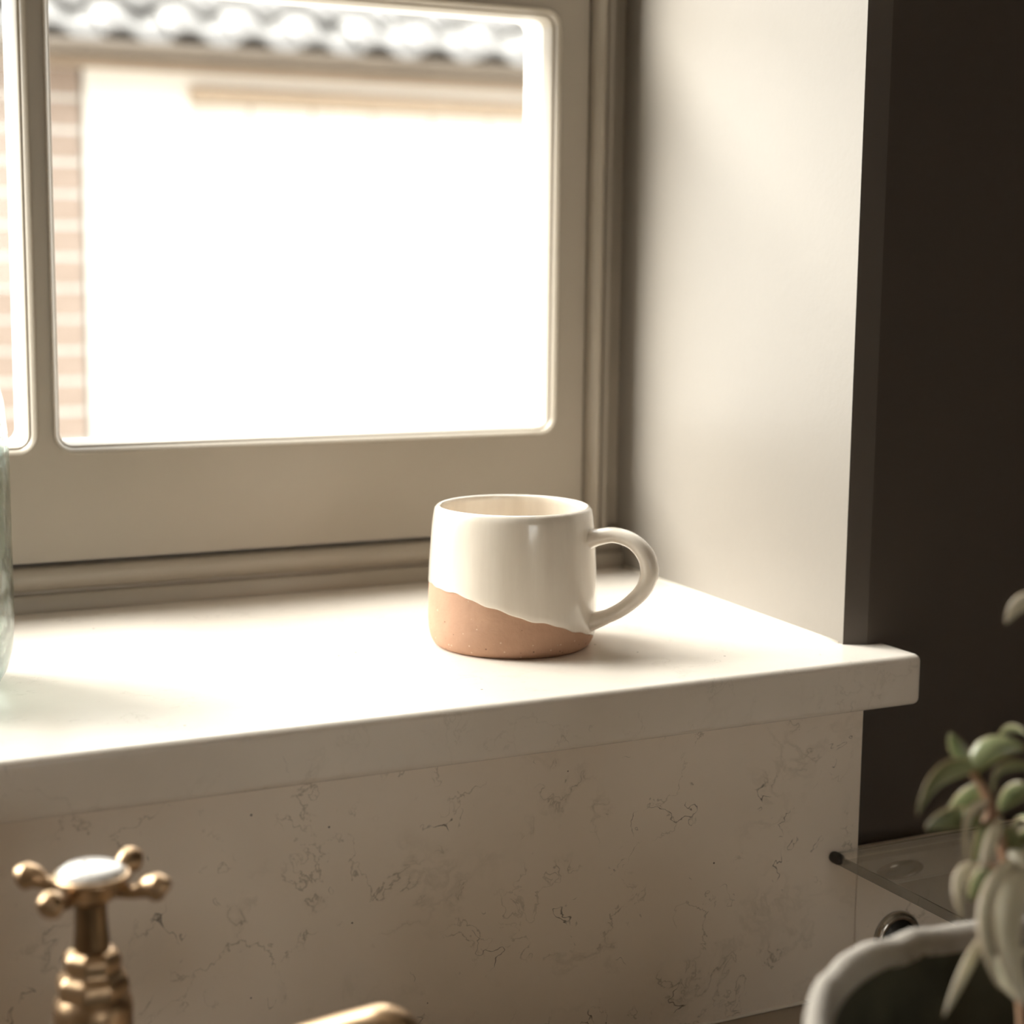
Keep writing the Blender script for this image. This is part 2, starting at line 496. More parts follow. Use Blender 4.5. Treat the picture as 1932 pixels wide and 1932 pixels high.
NC, NR = 5, 3
SX0, SX1 = X0 - (NC - 1) * PX - 0.0215, -0.0212
SZ0, SZ1 = 0.0310, Z0 + (NR - 1) * PZ + PH + 0.035
xs = [SX0] + [X0 - (NC - 1 - k) * PX - (PX - PW) / 2 for k in range(1, NC)] + [SX1]
zs = [SZ0] + [Z0 + k * PZ - (PZ - PH) / 2 for k in range(1, NR)] + [SZ1]
TH = 0.047
V, Fc = [], []
mould_loops = [(0.0, 0.0), (0.0001, -0.0012), (0.0006, -0.0016), (0.0012, -0.0013), (0.0034, 0.0010), (0.0036, 0.0016), (0.0037, 0.0034), (0.0041, 0.0036),
               (0.0046, 0.0036), (0.0054, 0.0056), (0.0060, 0.0085), (0.0064, 0.0120), (0.0066, 0.0165)]
jamb_loops = [(0.0066, 0.0165), (0.0066, 0.0215), (0.0050, 0.0220), (0.0050, TH)]
for ci in range(NC):
    for ri in range(NR):
        ox0 = X0 - (NC - 1 - ci) * PX; ox1 = ox0 + PW
        oz0 = Z0 + ri * PZ; oz1 = oz0 + PH
        c = (xs[ci], xs[ci + 1], zs[ri], zs[ri + 1])
        base = rrect(ox0, ox1, oz0, oz1, 0.0135)
        n = len(base)
        def border(p):
            x, z = p
            # slide along the straight sides, keep the corners
            bx = c[0] if abs(x - ox0) < 1e-6 else c[1] if abs(x - ox1) < 1e-6 else None
            bz = c[2] if abs(z - oz0) < 1e-6 else c[3] if abs(z - oz1) < 1e-6 else None
            if bx is not None and bz is None: return bx, z
            if bz is not None and bx is None: return x, bz
            sx = c[0] if x < (ox0 + ox1) / 2 else c[1]; sz = c[2] if z < (oz0 + oz1) / 2 else c[3]
            # corner arc: split at 45 degrees
            ccx = ox0 + 0.0135 if x < (ox0 + ox1) / 2 else ox1 - 0.0135
            ccz = oz0 + 0.0135 if z < (oz0 + oz1) / 2 else oz1 - 0.0135
            ax, az = abs(x - ccx), abs(z - ccz)
            if abs(ax - az) < 1e-6: return sx, sz
            if ax > az: return sx, ccz + (sz - ccz) * (az / ax) if ax > 0 else sz
            return ccx + (sx - ccx) * (ax / az), sz
        for face_y, flip in ((0.0, False), (TH, True)):
            k = len(V)
            inner = base if not flip else rrect(ox0 + 0.0050, ox1 - 0.0050, oz0 + 0.0050, oz1 - 0.0050, 0.0085)
            for p, q in zip(base, inner):
                b_ = border(p)
                V.append((b_[0] - wx, face_y, b_[1])); V.append((q[0] - wx, face_y, q[1]))
            for i in range(n):
                j = (i + 1) % n
                f = (k + 2 * i, k + 2 * j, k + 2 * j + 1, k + 2 * i + 1)
                Fc.append(f if not flip else tuple(reversed(f)))
        # moulding ring (own part)
        Vm, Fm = [], []
        for ins, y in mould_loops:
            for p in rrect(ox0 + ins, ox1 - ins, oz0 + ins, oz1 - ins, 0.0135 - ins): Vm.append((p[0] - wx, y, p[1]))
        for a in range(len(mould_loops) - 1):
            for i in range(n):
                j = (i + 1) % n
                Fm.append((a * n + i, a * n + j, (a + 1) * n + j, (a + 1) * n + i))
        mesh_obj('glazing_moulding', Vm, Fm, M_frame, win, True)
        Vj, Fj = [], []
        for ins, y in jamb_loops:
            for p in rrect(ox0 + ins, ox1 - ins, oz0 + ins, oz1 - ins, 0.0135 - ins): Vj.append((p[0] - wx, y, p[1]))
        for a in range(len(jamb_loops) - 1):
            for i in range(n):
                j = (i + 1) % n
                Fj.append((a * n + i, a * n + j, (a + 1) * n + j, (a + 1) * n + i))
        jb = mesh_obj('exterior_putty_edge', Vj, Fj, M_outpaint, win, True)
        # glass
        g = box('glass_pane', ox0 + 0.0062 - wx, ox1 - 0.0062 - wx, 0.0175, 0.0205, oz0 + 0.0062, oz1 - 0.0062, M_pane, win)
# sash outer edges
k = len(V)
V += [(SX0 - wx, 0, SZ0), (SX1 - wx, 0, SZ0), (SX1 - wx, 0, SZ1), (SX0 - wx, 0, SZ1),
      (SX0 - wx, TH, SZ0), (SX1 - wx, TH, SZ0), (SX1 - wx, TH, SZ1), (SX0 - wx, TH, SZ1)]
for i in range(4):
    j = (i + 1) % 4
    Fc.append((k + j, k + i, k + 4 + i, k + 4 + j))
sash = mesh_obj('sash', V, Fc, None, win, mats=[M_frame, M_outpaint])
for p in sash.data.polygons:
    if all(abs(sash.data.vertices[v].co.y - TH) < 1e-6 for v in p.vertices): p.material_index = 1

def profile_bar(name, prof, axis, a0, a1, mat, parent):
    """prof: list of (s, y); axis 'x' -> s is z; axis 'z' -> s is x"""
    V = []
    for a in (a0, a1):
        for s, y in prof:
            V.append((a - wx, y - wy, s) if axis == 'x' else (s - wx, y - wy, a))
    n = len(prof)
    F_ = [(i, i + 1, n + i + 1, n + i) for i in range(n - 1)] + [(n - 1, 0, n, 2 * n - 1)] + [tuple(range(n)), tuple(range(2 * n - 1, n - 1, -1))]
    o = mesh_obj(name, V, F_, mat, parent)
    fix_normals(o)
    for p in o.data.polygons: p.use_smooth = True
    o.modifiers.new('es', 'EDGE_SPLIT').split_angle = math.radians(40)
    return o
# frame: bottom strip + bead, sides and head
YB = YW1
bot = [(0.0002, YB), (0.0002, 0.2765), (0.0098, 0.2765), (0.0110, 0.2775), (0.0114, 0.2810), (0.0130, 0.2812), (0.0136, 0.2790), (0.0150, 0.2768),
       (0.0180, 0.2755), (0.0215, 0.2750), (0.0245, 0.2755), (0.0268, 0.2768), (0.0280, 0.2790), (0.0284, 0.2850), (0.0284, YB)]
profile_bar('bottom_rail', bot, 'x', XL - 0.0119, 0.0119, M_frame, win)
def side_prof(m):
    # distances measured from the sash edge outward
    P_ = [(0.0012, YB), (0.0012, 0.2860), (0.0018, 0.2790), (0.0026, 0.2755), (0.0045, 0.2722), (0.0072, 0.2706), (0.0098, 0.2718), (0.0116, 0.2755),
          (0.0120, 0.2815), (0.0150, 0.2822), (0.0153, 0.2795), (0.0195, 0.2790), (0.0200, 0.2870), (0.0330, 0.2875), (0.0330, YB)]
    return [(m(d), y) for d, y in P_]
profile_bar('side_post', side_prof(lambda d: SX1 + d), 'z', 0.0286, SZ1 + 0.036, M_frame, win)
profile_bar('side_post', side_prof(lambda d: SX0 - d), 'z', 0.0286, SZ1 + 0.036, M_frame, win)
profile_bar('head_rail', side_prof(lambda d: SZ1 + d), 'x', SX0 - 0.001, SX1 + 0.001, M_frame, win)

# ---------------------------------------------------------------- worktop, sink, cabinets
wt = empty('worktop', (0.05, -0.35, -0.231))
tag(wt, 'brown grey stone worktop running below the window splashback', 'worktop')
def wt_box(x0, x1, y0, y1):
    return (x0 - 0.05, x1 - 0.05, y0 + 0.35, y1 + 0.35, 0.0, 0.030)
boxes('slab', [wt_box(-2.0, -0.95, -0.66, -0.0085), wt_box(-0.95, -0.34, -0.215, -0.0085), wt_box(-0.34, 1.398, -0.66, -0.0085)], M_worktop, wt)
sk = empty('sink', (-0.645, -0.437, -0.203))
tag(sk, 'dark grey composite sink set into the worktop in front of the brass tap', 'sink')
vb, fb = [], []
def ring(x, y, z): return [(-x, -y, z), (x, -y, z), (x, y, z), (-x, y, z)]
loops = [ring(0.304, 0.221, 0.0), ring(0.284, 0.201, 0.0), ring(0.279, 0.196, -0.18), ring(0.02, 0.02, -0.19), ring(0.02, 0.02, -0.21), ring(0.304, 0.221, -0.21)]
for lp in loops: vb += lp
for a in range(len(loops)):
    b2 = (a + 1) % len(loops)
    for i in range(4):
        j = (i + 1) % 4
        fb.append((a * 4 + i, a * 4 + j, b2 * 4 + j, b2 * 4 + i))
basin = fix_normals(mesh_obj('basin', vb, fb, M_sink, sk)); bevel(basin, 0.006, 3)
lathe('drain', [(0, -0.192), (0.019, -0.192), (0.024, -0.186), (0.034, -0.184), (0.036, -0.187)], M_brass, sk, 32)
labs = ['dark painted base cabinet left of the sink', 'dark painted base cabinet below the sink', 'dark painted base cabinet below the potted plant', 'dark painted base cabinet at the right end of the worktop']
for i, (a, b_) in enumerate([(-1.995, -0.956), (-0.951, -0.339), (-0.334, 0.53), (0.535, 1.395)]):
    c = empty('base_cabinet', ((a + b_) / 2, -0.33, FL)); tag(c, labs[i], 'cabinet', 'base cabinets under the worktop')
    hw = (b_ - a) / 2; H = 0.684 if i == 1 else 0.866
    boxes('carcass', [(-hw, -hw + 0.018, -0.27, 0.30, 0.10, H), (hw - 0.018, hw, -0.27, 0.30, 0.10, H), (-hw, hw, 0.29, 0.30, 0.10, H),
                      (-hw, hw, -0.27, 0.30, 0.10, 0.118), (-hw, hw, -0.22, -0.205, 0.0, 0.10)], M_cab, c)
    for s in (-1, 1):
        x0, x1 = (-hw + 0.004, -0.002) if s < 0 else (0.002, hw - 0.004)
        d = boxes('door', [(x0, x1, -0.290, -0.272, 0.105, H - 0.02), (x0, x0 + 0.06, -0.294, -0.290, 0.105, H - 0.02), (x1 - 0.06, x1, -0.294, -0.290, 0.105, H - 0.02),
                           (x0 + 0.06, x1 - 0.06, -0.294, -0.290, 0.105, 0.165), (x0 + 0.06, x1 - 0.06, -0.294, -0.290, H - 0.08, H - 0.02)], M_cab, c)
        kb = lathe('knob', [(0.0, 0.0), (0.006, 0.0), (0.005, 0.010), (0.012, 0.016), (0.013, 0.020), (0.008, 0.025), (0.0, 0.026)], M_brass, d, 24)
        kb.rotation_euler = (PI / 2, 0, 0); kb.location = (s * 0.035, -0.294, H - 0.12)

# ---------------------------------------------------------------- mug
MC = Vector((-0.1755, 0.0840, 0.0))
mug = empty('mug', MC)
tag(mug, 'oatmeal glazed stoneware mug with bare terracotta base on the window sill', 'mug')
sdir = Vector((0.8928, -0.4504)); wdir = Vector((-0.4504, -0.8928))
def prof_r(z):
    P_ = [(0.0, 0.0435), (0.0015, 0.0456), (0.004, 0.0473), (0.009, 0.0486), (0.016, 0.0490), (0.030, 0.0488), (0.045, 0.0482), (0.060, 0.0473), (0.070, 0.0465), (0.0765, 0.0457), (0.0800, 0.0449)]
    for (z0, r0), (z1, r1) in zip(P_, P_[1:]):
        if z <= z1: return r0 + (r1 - r0) * (z - z0) / (z1 - z0)
    return P_[-1][1]
SEG = 160
def cut_z(a):
    s = 0.049 * (math.cos(a) * sdir.x + math.sin(a) * sdir.y)
    w = 0.049 * (math.cos(a) * wdir.x + math.sin(a) * wdir.y)
    z = 0.0215 - 0.307 * s + 0.10 * max(w, -0.01)
    z += 0.0005 * math.sin(5.3 * a + 1) + 0.0004 * math.sin(11 * a) + 0.0003 * math.sin(23 * a + 2)
    d = (a - math.radians(-86)) / 0.16
    z += 0.0000 + 0.0016 * math.exp(-(d * d)) 
    return max(z, 0.0075)
V, Fc = [], []
NZ = 22
for i in range(SEG):
    a = 2 * PI * i / SEG; cz = cut_z(a)
    zs_ = [0.0, 0.0015, 0.003, 0.005, 0.0072] + [0.0072 + (cz + 0.0002 - 0.0072) * k / 10 for k in range(1, 11)]
    for z in zs_:
        r = prof_r(z); V.append((r * math.cos(a), r * math.sin(a), z))
nz = 15
for i in range(SEG):
    j = (i + 1) % SEG
    for k in range(nz - 1): Fc.append((i * nz + k, j * nz + k, j * nz + k + 1, i * nz + k + 1))
Fc.append(tuple(i * nz for i in reversed(range(SEG))))
tag(fix_normals(mesh_obj('clay_base', V, Fc, M_clay, mug, True)), 'unglazed terracotta lower part with a slanting edge')
V, Fc = [], []
inner = [(0.0442, 0.0809), (0.0433, 0.0813), (0.0424, 0.0809), (0.0419, 0.0798), (0.0422, 0.0770), (0.0430, 0.070), (0.0440, 0.055), (0.0446, 0.040), (0.0448, 0.025), (0.0444, 0.013), (0.0425, 0.0085), (0.038, 0.0062), (0.02, 0.0055), (0.0005, 0.0055)]
for i in range(SEG):
    a = 2 * PI * i / SEG; cz = cut_z(a)
    col = [(prof_r(cz) - 0.0003, cz - 0.0001), (prof_r(cz) + 0.00035, cz + 0.0001), (prof_r(cz) + 0.00055, cz + 0.0008)]
    for k in range(1, 17):
        z = cz + 0.0008 + (0.0797 - cz - 0.0008) * k / 16
        col.append((prof_r(z) + 0.0005, z))
    col += inner
    nn = len(col)
    for r, z in col: V.append((r * math.cos(a), r * math.sin(a), z))
for i in range(SEG):
    j = (i + 1) % SEG
    for k in range(nn - 1): Fc.append((i * nn + k, j * nn + k, j * nn + k + 1, i * nn + k + 1))
fix_normals(mesh_obj('glazed_body', V, Fc, M_glaze, mug, True))
hd = Vector((0.709922, -0.704246, 0)); hs = Vector((0.704246, 0.709922, 0))
hp = [(0.0450, 0.0640), (0.0520, 0.0658), (0.0610, 0.0672), (0.0715, 0.0643), (0.0790, 0.0572), (0.0817, 0.0485), (0.0805, 0.0410), (0.0762, 0.0338), (0.0672, 0.0255), (0.0575, 0.0198), (0.0470, 0.0155)]
hr = [(0.0085, 0.0062), (0.0070, 0.0048), (0.0062, 0.0044), (0.0062, 0.0045), (0.0065, 0.0050), (0.0066, 0.0052), (0.0064, 0.0050), (0.0062, 0.0046), (0.0060, 0.0042), (0.0062, 0.0041), (0.0085, 0.0055)]
tube('handle', [hd * r + Vector((0, 0, z)) for r, z in hp], hr, M_glaze, mug, seg=20, sub=8, side=hs)

# ---------------------------------------------------------------- glass bottle at the left edge
bt = empty('glass_bottle', (-0.5110, 0.1086, 0.0))
tag(bt, 'greenish hand blown glass bottle cut off by the left edge of the photo', 'bottle')
outer = [(0.0, 0.004), (0.030, 0.0035), (0.036, 0.0008), (0.042, 0.0), (0.047, 0.003), (0.0512, 0.010), (0.0538, 0.020), (0.0550, 0.032), (0.0552, 0.050), (0.0550, 0.080),
         (0.0550, 0.110), (0.0546, 0.130), (0.0530, 0.148), (0.0490, 0.166), (0.0420, 0.182), (0.032, 0.196), (0.022, 0.207), (0.0165, 0.220), (0.0150, 0.240), (0.0148, 0.262), (0.0185, 0.266), (0.0190, 0.274), (0.0150, 0.277)]
inner_b = [(0.0115, 0.276), (0.0112, 0.262), (0.0115, 0.240), (0.013, 0.221), (0.0185, 0.208), (0.0285, 0.1945), (0.0385, 0.180), (0.0455, 0.1645), (0.0495, 0.147), (0.0511, 0.130),
           (0.0514, 0.110), (0.0514, 0.080), (0.0515, 0.050), (0.0512, 0.034), (0.0495, 0.022), (0.046, 0.014), (0.038, 0.0095), (0.02, 0.011), (0.0, 0.012)]
lathe('bottle_body', outer + inner_b, M_bottle, bt, 96)

# ---------------------------------------------------------------- glass shelf + fitting
sh = empty('glass_shelf', (0.13, -0.095, -0.1185))
tag(sh, 'clear glass shelf projecting from the splashback behind the succulent', 'shelf')
box('shelf_plate', -0.1572, 0.19, -0.064, 0.0618, 0.0, 0.006, M_shelfglass, sh, 0.0007)
for x in (-0.153, 0.10):
    b_ = lathe('clip', [(0.0, 0.0), (0.0030, 0.0), (0.0034, 0.0015), (0.0034, 0.005), (0.0022, 0.008), (0.0, 0.0085)], M_black, sh, 20)
    b_.rotation_euler = (PI / 2, 0, 0); b_.location = (x - 0.0035, 0.0618, 0.0035)
rf = empty('round_socket', (0.0215, -0.0332, -0.172))
tag(rf, 'round chrome rimmed socket in the upstand below the glass shelf', 'socket')
a_ = lathe('chrome_rim', [(0.0115, 0.0), (0.0165, 0.0), (0.0165, 0.002), (0.0150, 0.0042), (0.0128, 0.0045), (0.0115, 0.003), (0.0115, 0.0)], M_chrome, rf, 48)
a_.rotation_euler = (PI / 2, 0, 0)
a_ = lathe('socket_face', [(0.0, 0.0022), (0.0060, 0.0022), (0.0066, 0.0008), (0.0112, 0.0012), (0.0114, 0.0)], M_black, rf, 40)
a_.rotation_euler = (PI / 2, 0, 0)

# ---------------------------------------------------------------- brass tap
TX, TY = -0.4812, -0.1665
tap = empty('brass_tap', (TX, TY, -0.201))
tag(tap, 'aged brass kitchen tap with cross handle and white porcelain button', 'tap')
o_ = 0.201
body_p = [(0.0, 0.0), (0.027, 0.0), (0.027, 0.004), (0.022, 0.007), (0.0175, 0.012), (0.0150, 0.020), (0.0150, 0.131), (0.0152, 0.136), (0.0146, 0.1395), (0.0125, 0.142), (0.0112, 0.144)]
lathe('tap_body', body_p, M_brass, tap, 48)
# hexagonal gland nut with rounded shoulders
hx = lathe('gland_nut', [(0.0108, 0.1412), (0.0138, 0.1417), (0.0146, 0.1452), (0.0138, 0.1487), (0.0112, 0.1512), (0.0110, 0.1532), (0.0117, 0.1552), (0.0112, 0.1577), (0.0088, 0.1597), (0.0060, 0.1604)], M_brass, tap, 8, smooth=False)
bevel(hx, 0.0012, 3, 20)
hx.rotation_euler = (0, 0, 0.3)
lathe('stem', [(0.0075, 0.154), (0.0068, 0.163), (0.0062, 0.170), (0.0060, 0.177), (0.0072, 0.181), (0.0095, 0.184)], M_brass_dark, tap, 32)
ch = empty('cross_handle', (0.0006, 0, 0.1856)); ch.parent = tap
lathe('hub', [(0.0085, -0.0055), (0.0105, -0.004), (0.0115, -0.001), (0.0128, 0.001), (0.0146, 0.0022), (0.0150, 0.0034), (0.0140, 0.0046), (0.0128, 0.0046)], M_brass, ch, 48)
lathe('porcelain_button', [(0.0130, 0.0036), (0.0131, 0.0048), (0.0122, 0.0064), (0.0095, 0.0078), (0.0050, 0.0086), (0.0, 0.0088)], M_porcelain, ch, 48)
for k in range(4):
    a = math.radians((-38, 43, 142, 223)[k])
    d = Vector((math.cos(a), math.sin(a), 0))
    pts = [d * 0.008 + Vector((0, 0, -0.001)), d * 0.015 + Vector((0, 0, -0.0018)), d * 0.0195 + Vector((0, 0, -0.0010)), d * 0.0235 + Vector((0, 0, 0.0008)), d * 0.0268 + Vector((0, 0, 0.0010)), d * 0.0298 + Vector((0, 0, 0.0008)), d * 0.0312]
    tube('arm', pts, [(0.0036, 0.0036), (0.0026, 0.0026), (0.0028, 0.0028), (0.0046, 0.0046), (0.0055, 0.0055), (0.0042, 0.0042), (0.0008, 0.0008)], M_brass, ch, seg=20, sub=5, side=(0, 0, 1))
# spout
s0 = Vector((0, 0, o_ - 0.100)); 
spts = [Vector((0, 0, o_ - 0.108)), Vector((0.034, -0.0205, o_ - 0.0945)), Vector((0.064, -0.0380, o_ - 0.0810)), Vector((0.0915, -0.0545, o_ - 0.0695)), Vector((0.0985, -0.0588, o_ - 0.0682)), Vector((0.1030, -0.0616, o_ - 0.0720)), Vector((0.1040, -0.0622, o_ - 0.0800)), Vector((0.1040, -0.0622, o_ - 0.0880))]
tube('spout', spts, [(0.0095, 0.0095)] * 3 + [(0.0088, 0.0088)] * 2 + [(0.0084, 0.0084)] * 3, M_brass, tap, seg=28, sub=6)
lathe('spout_tip', [(0.0065, 0.0), (0.0098, 0.0), (0.0100, 0.002), (0.0100, 0.006), (0.0092, 0.0085), (0.0084, 0.009)], M_brass, tap, 32, loc=(0.1040, -0.0622, o_ - 0.096))

# ---------------------------------------------------------------- plant pot with succulent
PC = Vector((-0.1944, -0.4265, -0.201))
pot = empty('plant_pot', PC)
tag(pot, 'wide rough grey stone pot standing on the worktop at the lower right', 'pot')
R, H = 0.1150, 0.1746
po = [(0.0, 0.0), (0.074, 0.0), (0.080, 0.004), (0.090, 0.040), (0.099, 0.090), (0.1075, 0.140), (0.1125, 0.160), (0.1148, 0.168), (R, 0.1715), (0.1138, 0.1742), (0.1112, 0.1750), (0.1084, 0.1740), (0.1064, 0.1712), (0.1056, 0.166)]
lathe('pot_wall', po, M_pot, pot, 128, cap=False)
lathe('pot_lining', [(0.1057, 0.1668), (0.1050, 0.158), (0.1000, 0.130), (0.096, 0.112), (0.090, 0.100)], M_moss, pot, 96, cap=False)
# uneven hand made rim
random.seed(3)
pw = bpy.data.objects.get('pot_wall') or pot.children[0]
for v in pw.data.vertices:
    a = math.atan2(v.co.y, v.co.x); q = max(0.0, (v.co.z - 0.12) / 0.055)
    d = (0.0008 * math.sin(3 * a + 1) + 0.0006 * math.sin(7 * a) + 0.0005 * math.sin(19 * a + 2) + 0.0004 * math.sin(31 * a)) * q
    v.co.z += d; v.co.x *= 1 + d * 2; v.co.y *= 1 + d * 2
V, Fc = [], []
NS = 48; NRg = 14
for i in range(NRg + 1):
    r = 0.0935 * i / NRg
    for k in range(NS):
        a = 2 * PI * k / NS
        V.append((r * math.cos(a), r * math.sin(a), 0.106 + (random.uniform(-0.0022, 0.0022) if 0 < i else 0)))
for i in range(NRg):
    for k in range(NS):
        k2 = (k + 1) % NS
        Fc.append((i * NS + k, (i + 1) * NS + k, (i + 1) * NS + k2, i * NS + k2))
tag(mesh_obj('soil', V, Fc, M_soil, pot, True), kind='stuff')

plant = empty('succulent_plant', (-0.182, -0.372, -0.095))
tag(plant, 'jade type succulent with drooping thick oval leaves growing in the grey pot', 'plant')
PO = Vector(plant.location)

def leaf(B, Mi, T, hw, side, thick=0.24, mat=None):
    hw *= 1.0
    B, Mi, T = Vector(B), Vector(Mi), Vector(T)
    # quadratic curve through the middle point
    C1 = 2 * Mi - 0.5 * (B + T)
    n, m = 16, 16
    sd = Vector(side)
    V, Fc, att = [], [], []
    for i in range(n + 1):
        t = i / n
        p = (1 - t) ** 2 * B + 2 * t * (1 - t) * C1 + t * t * T
        tg = (2 * (1 - t) * (C1 - B) + 2 * t * (T - C1)).normalized()
        s = (sd - tg * sd.dot(tg)).normalized(); u = tg.cross(s)
        w = hw * (math.sin(PI * min(1, t ** 0.85)) ** 0.62 if 0 < t < 1 else 0)
        w = max(w, hw * 0.16 * (1 - t) ** 0.5)
        th = max(hw * thick * (math.sin(PI * t) ** 0.5 if 0 < t < 1 else 0), hw * 0.13 * (1 - t))
        for k in range(m):
            a = 2 * PI * k / m
            cx, sx = math.cos(a), math.sin(a)
            curl = -0.22 * hw * (cx * cx) * math.sin(PI * t)
            V.append(p + s * (w * cx) + u * (th * sx * abs(sx) ** 0.15 + curl) - PO)
            att.append(max(abs(cx) ** 3, t ** 12))
    for i in range(n):
        for k in range(m):
            k2 = (k + 1) % m
            Fc.append((i * m + k, i * m + k2, (i + 1) * m + k2, (i + 1) * m + k))
    Fc.append(tuple(reversed(range(m)))); Fc.append(tuple(n * m + k for k in range(m)))
    o = fix_normals(mesh_obj('leaf', V, Fc, mat or M_leaf, plant, True))
    at = o.data.attributes.new('margin', 'FLOAT', 'POINT')
    at.data.foreach_set('value', att)
    return o
LEAVES = [
  ((-0.2045, -0.3403, 0.043), (-0.2075, -0.3376, 0.0499), (-0.2099, -0.3354, 0.0559), 0.0032, (-0.617, 0.617, -0.489)),
  ((-0.2033, -0.3412, 0.0411), (-0.1969, -0.3428, 0.0506), (-0.1853, -0.3487, 0.0504), 0.0048, (-0.111, 0.657, 0.745)),
  ((-0.2028, -0.3411, 0.043), (-0.2216, -0.3452, 0.0434), (-0.2349, -0.3493, 0.0325), 0.0050, (0.243, 0.254, -0.936)),
  ((-0.201, -0.3428, 0.0381), (-0.2017, -0.3372, 0.0292), (-0.2061, -0.3311, 0.0247), 0.0048, (0.654, -0.432, -0.621)),
  ((-0.2015, -0.345, 0.023), (-0.2143, -0.3448, 0.0271), (-0.2263, -0.3436, 0.0247), 0.0046, (-0.059, 0.135, -0.989)),
  ((-0.1977, -0.3456, 0.0312), (-0.2095, -0.3471, 0.0273), (-0.2134, -0.3521, 0.0124), 0.0031, (0.65, 0.359, -0.67)),
  ((-0.1974, -0.3459, 0.0302), (-0.1975, -0.3425, 0.0183), (-0.1998, -0.3398, 0.0053), 0.0034, (0.936, -0.312, -0.166)),
  ((-0.1949, -0.3479, 0.0259), (-0.2066, -0.3564, 0.021), (-0.2162, -0.3618, 0.0139), 0.0032, (0.606, -0.289, -0.741)),
  ((-0.203, -0.3466, 0.009), (-0.2175, -0.3533, 0.007), (-0.2228, -0.3613, -0.0036), 0.0034, (0.615, -0.169, -0.77)),
  ((-0.1993, -0.3485, 0.0091), (-0.2034, -0.3475, 0.0028), (-0.2068, -0.3469, -0.0042), 0.0031, (0.748, -0.456, -0.481)),
  ((-0.188, -0.3535, 0.013), (-0.2130, -0.3635, 0.0000), (-0.2192, -0.3777, -0.0231), 0.0048, (0.784, -0.1, -0.613)),
  ((-0.1831, -0.3568, 0.0078), (-0.2067, -0.3671, -0.0027), (-0.2103, -0.3835, -0.0309), 0.0073, (0.86, -0.189, -0.474)),
  ((-0.2027, -0.351, -0.0166), (-0.2204, -0.363, -0.0197), (-0.2372, -0.3703, -0.0326), 0.0029, (0.497, -0.183, -0.848)),
  ((-0.184, -0.3505, 0.0436), (-0.1981, -0.35, 0.0448), (-0.2042, -0.3528, 0.0367), 0.0032, (0.247, 0.441, -0.863)),
  ((-0.1841, -0.3516, 0.0364), (-0.186, -0.3445, 0.0327), (-0.1888, -0.3398, 0.0249), 0.0040, (0.609, -0.418, -0.674)),
  ((-0.1835, -0.3491, 0.0534), (-0.1805, -0.3369, 0.0543), (-0.1808, -0.3286, 0.0486), 0.0023, (0.641, -0.253, -0.724)),
  ((-0.1773, -0.3442, 0.1022), (-0.1838, -0.3409, 0.1025), (-0.1898, -0.3391, 0.0949), 0.0036, (0.502, -0.009, -0.865)),
  ((-0.1893, -0.3584, -0.0202), (-0.2048, -0.3648, -0.0244), (-0.2027, -0.3764, -0.0333), 0.0046, (0.853, -0.366, -0.371)),
  ((-0.1939, -0.3504, 0.0142), (-0.195, -0.3566, 0.0142), (-0.1947, -0.3618, 0.0112), 0.0023, (0.693, -0.236, 0.681)),
  ((-0.1951, -0.3483, 0.0227), (-0.1831, -0.3427, 0.0112), (-0.1778, -0.3384, -0.0016), 0.0040, (0.826, -0.342, 0.448)),
  ((-0.178, -0.3569, 0.0229), (-0.1805, -0.3466, 0.0161), (-0.1826, -0.3397, 0.0102), 0.0038, (0.681, -0.309, -0.664)),
]
for i_, lf in enumerate(LEAVES): leaf(*lf, mat=M_leaf_lit if i_ in (5, 7, 8, 10, 11, 12, 16, 17, 18) else None)
# the rest of the plant, mostly beyond the right edge of the frame
random.seed(11)
anchors = [(-0.1740, -0.3460, 0.0551), (-0.1560, -0.3440, 0.078), (-0.1500, -0.3420, 0.1022), (-0.1700, -0.3474, 0.0059), (-0.165, -0.372, 0.040), (-0.158, -0.380, 0.070), (-0.150, -0.392, 0.020), (-0.148, -0.395, 0.055)]
for ai, A in enumerate(anchors):
    for q in range(5):
        ang = random.uniform(-0.7, 1.5) if ai < 4 else random.uniform(-1.6, 1.4)
        L_ = random.uniform(0.018, 0.032)
        d = Vector((math.cos(ang), math.sin(ang), random.uniform(-0.1, 0.4)))
        B = Vector(A) + Vector((0, 0, random.uniform(-0.010, 0.010)))
        T = B + d * L_ + Vector((0, 0, -random.uniform(0.2, 0.9) * L_))
        Mi = B + d * L_ * 0.55 + Vector((0, 0, 0.10 * L_))
        leaf(B, Mi, T, random.uniform(0.0035, 0.0055), (-d.y, d.x, 0.15))
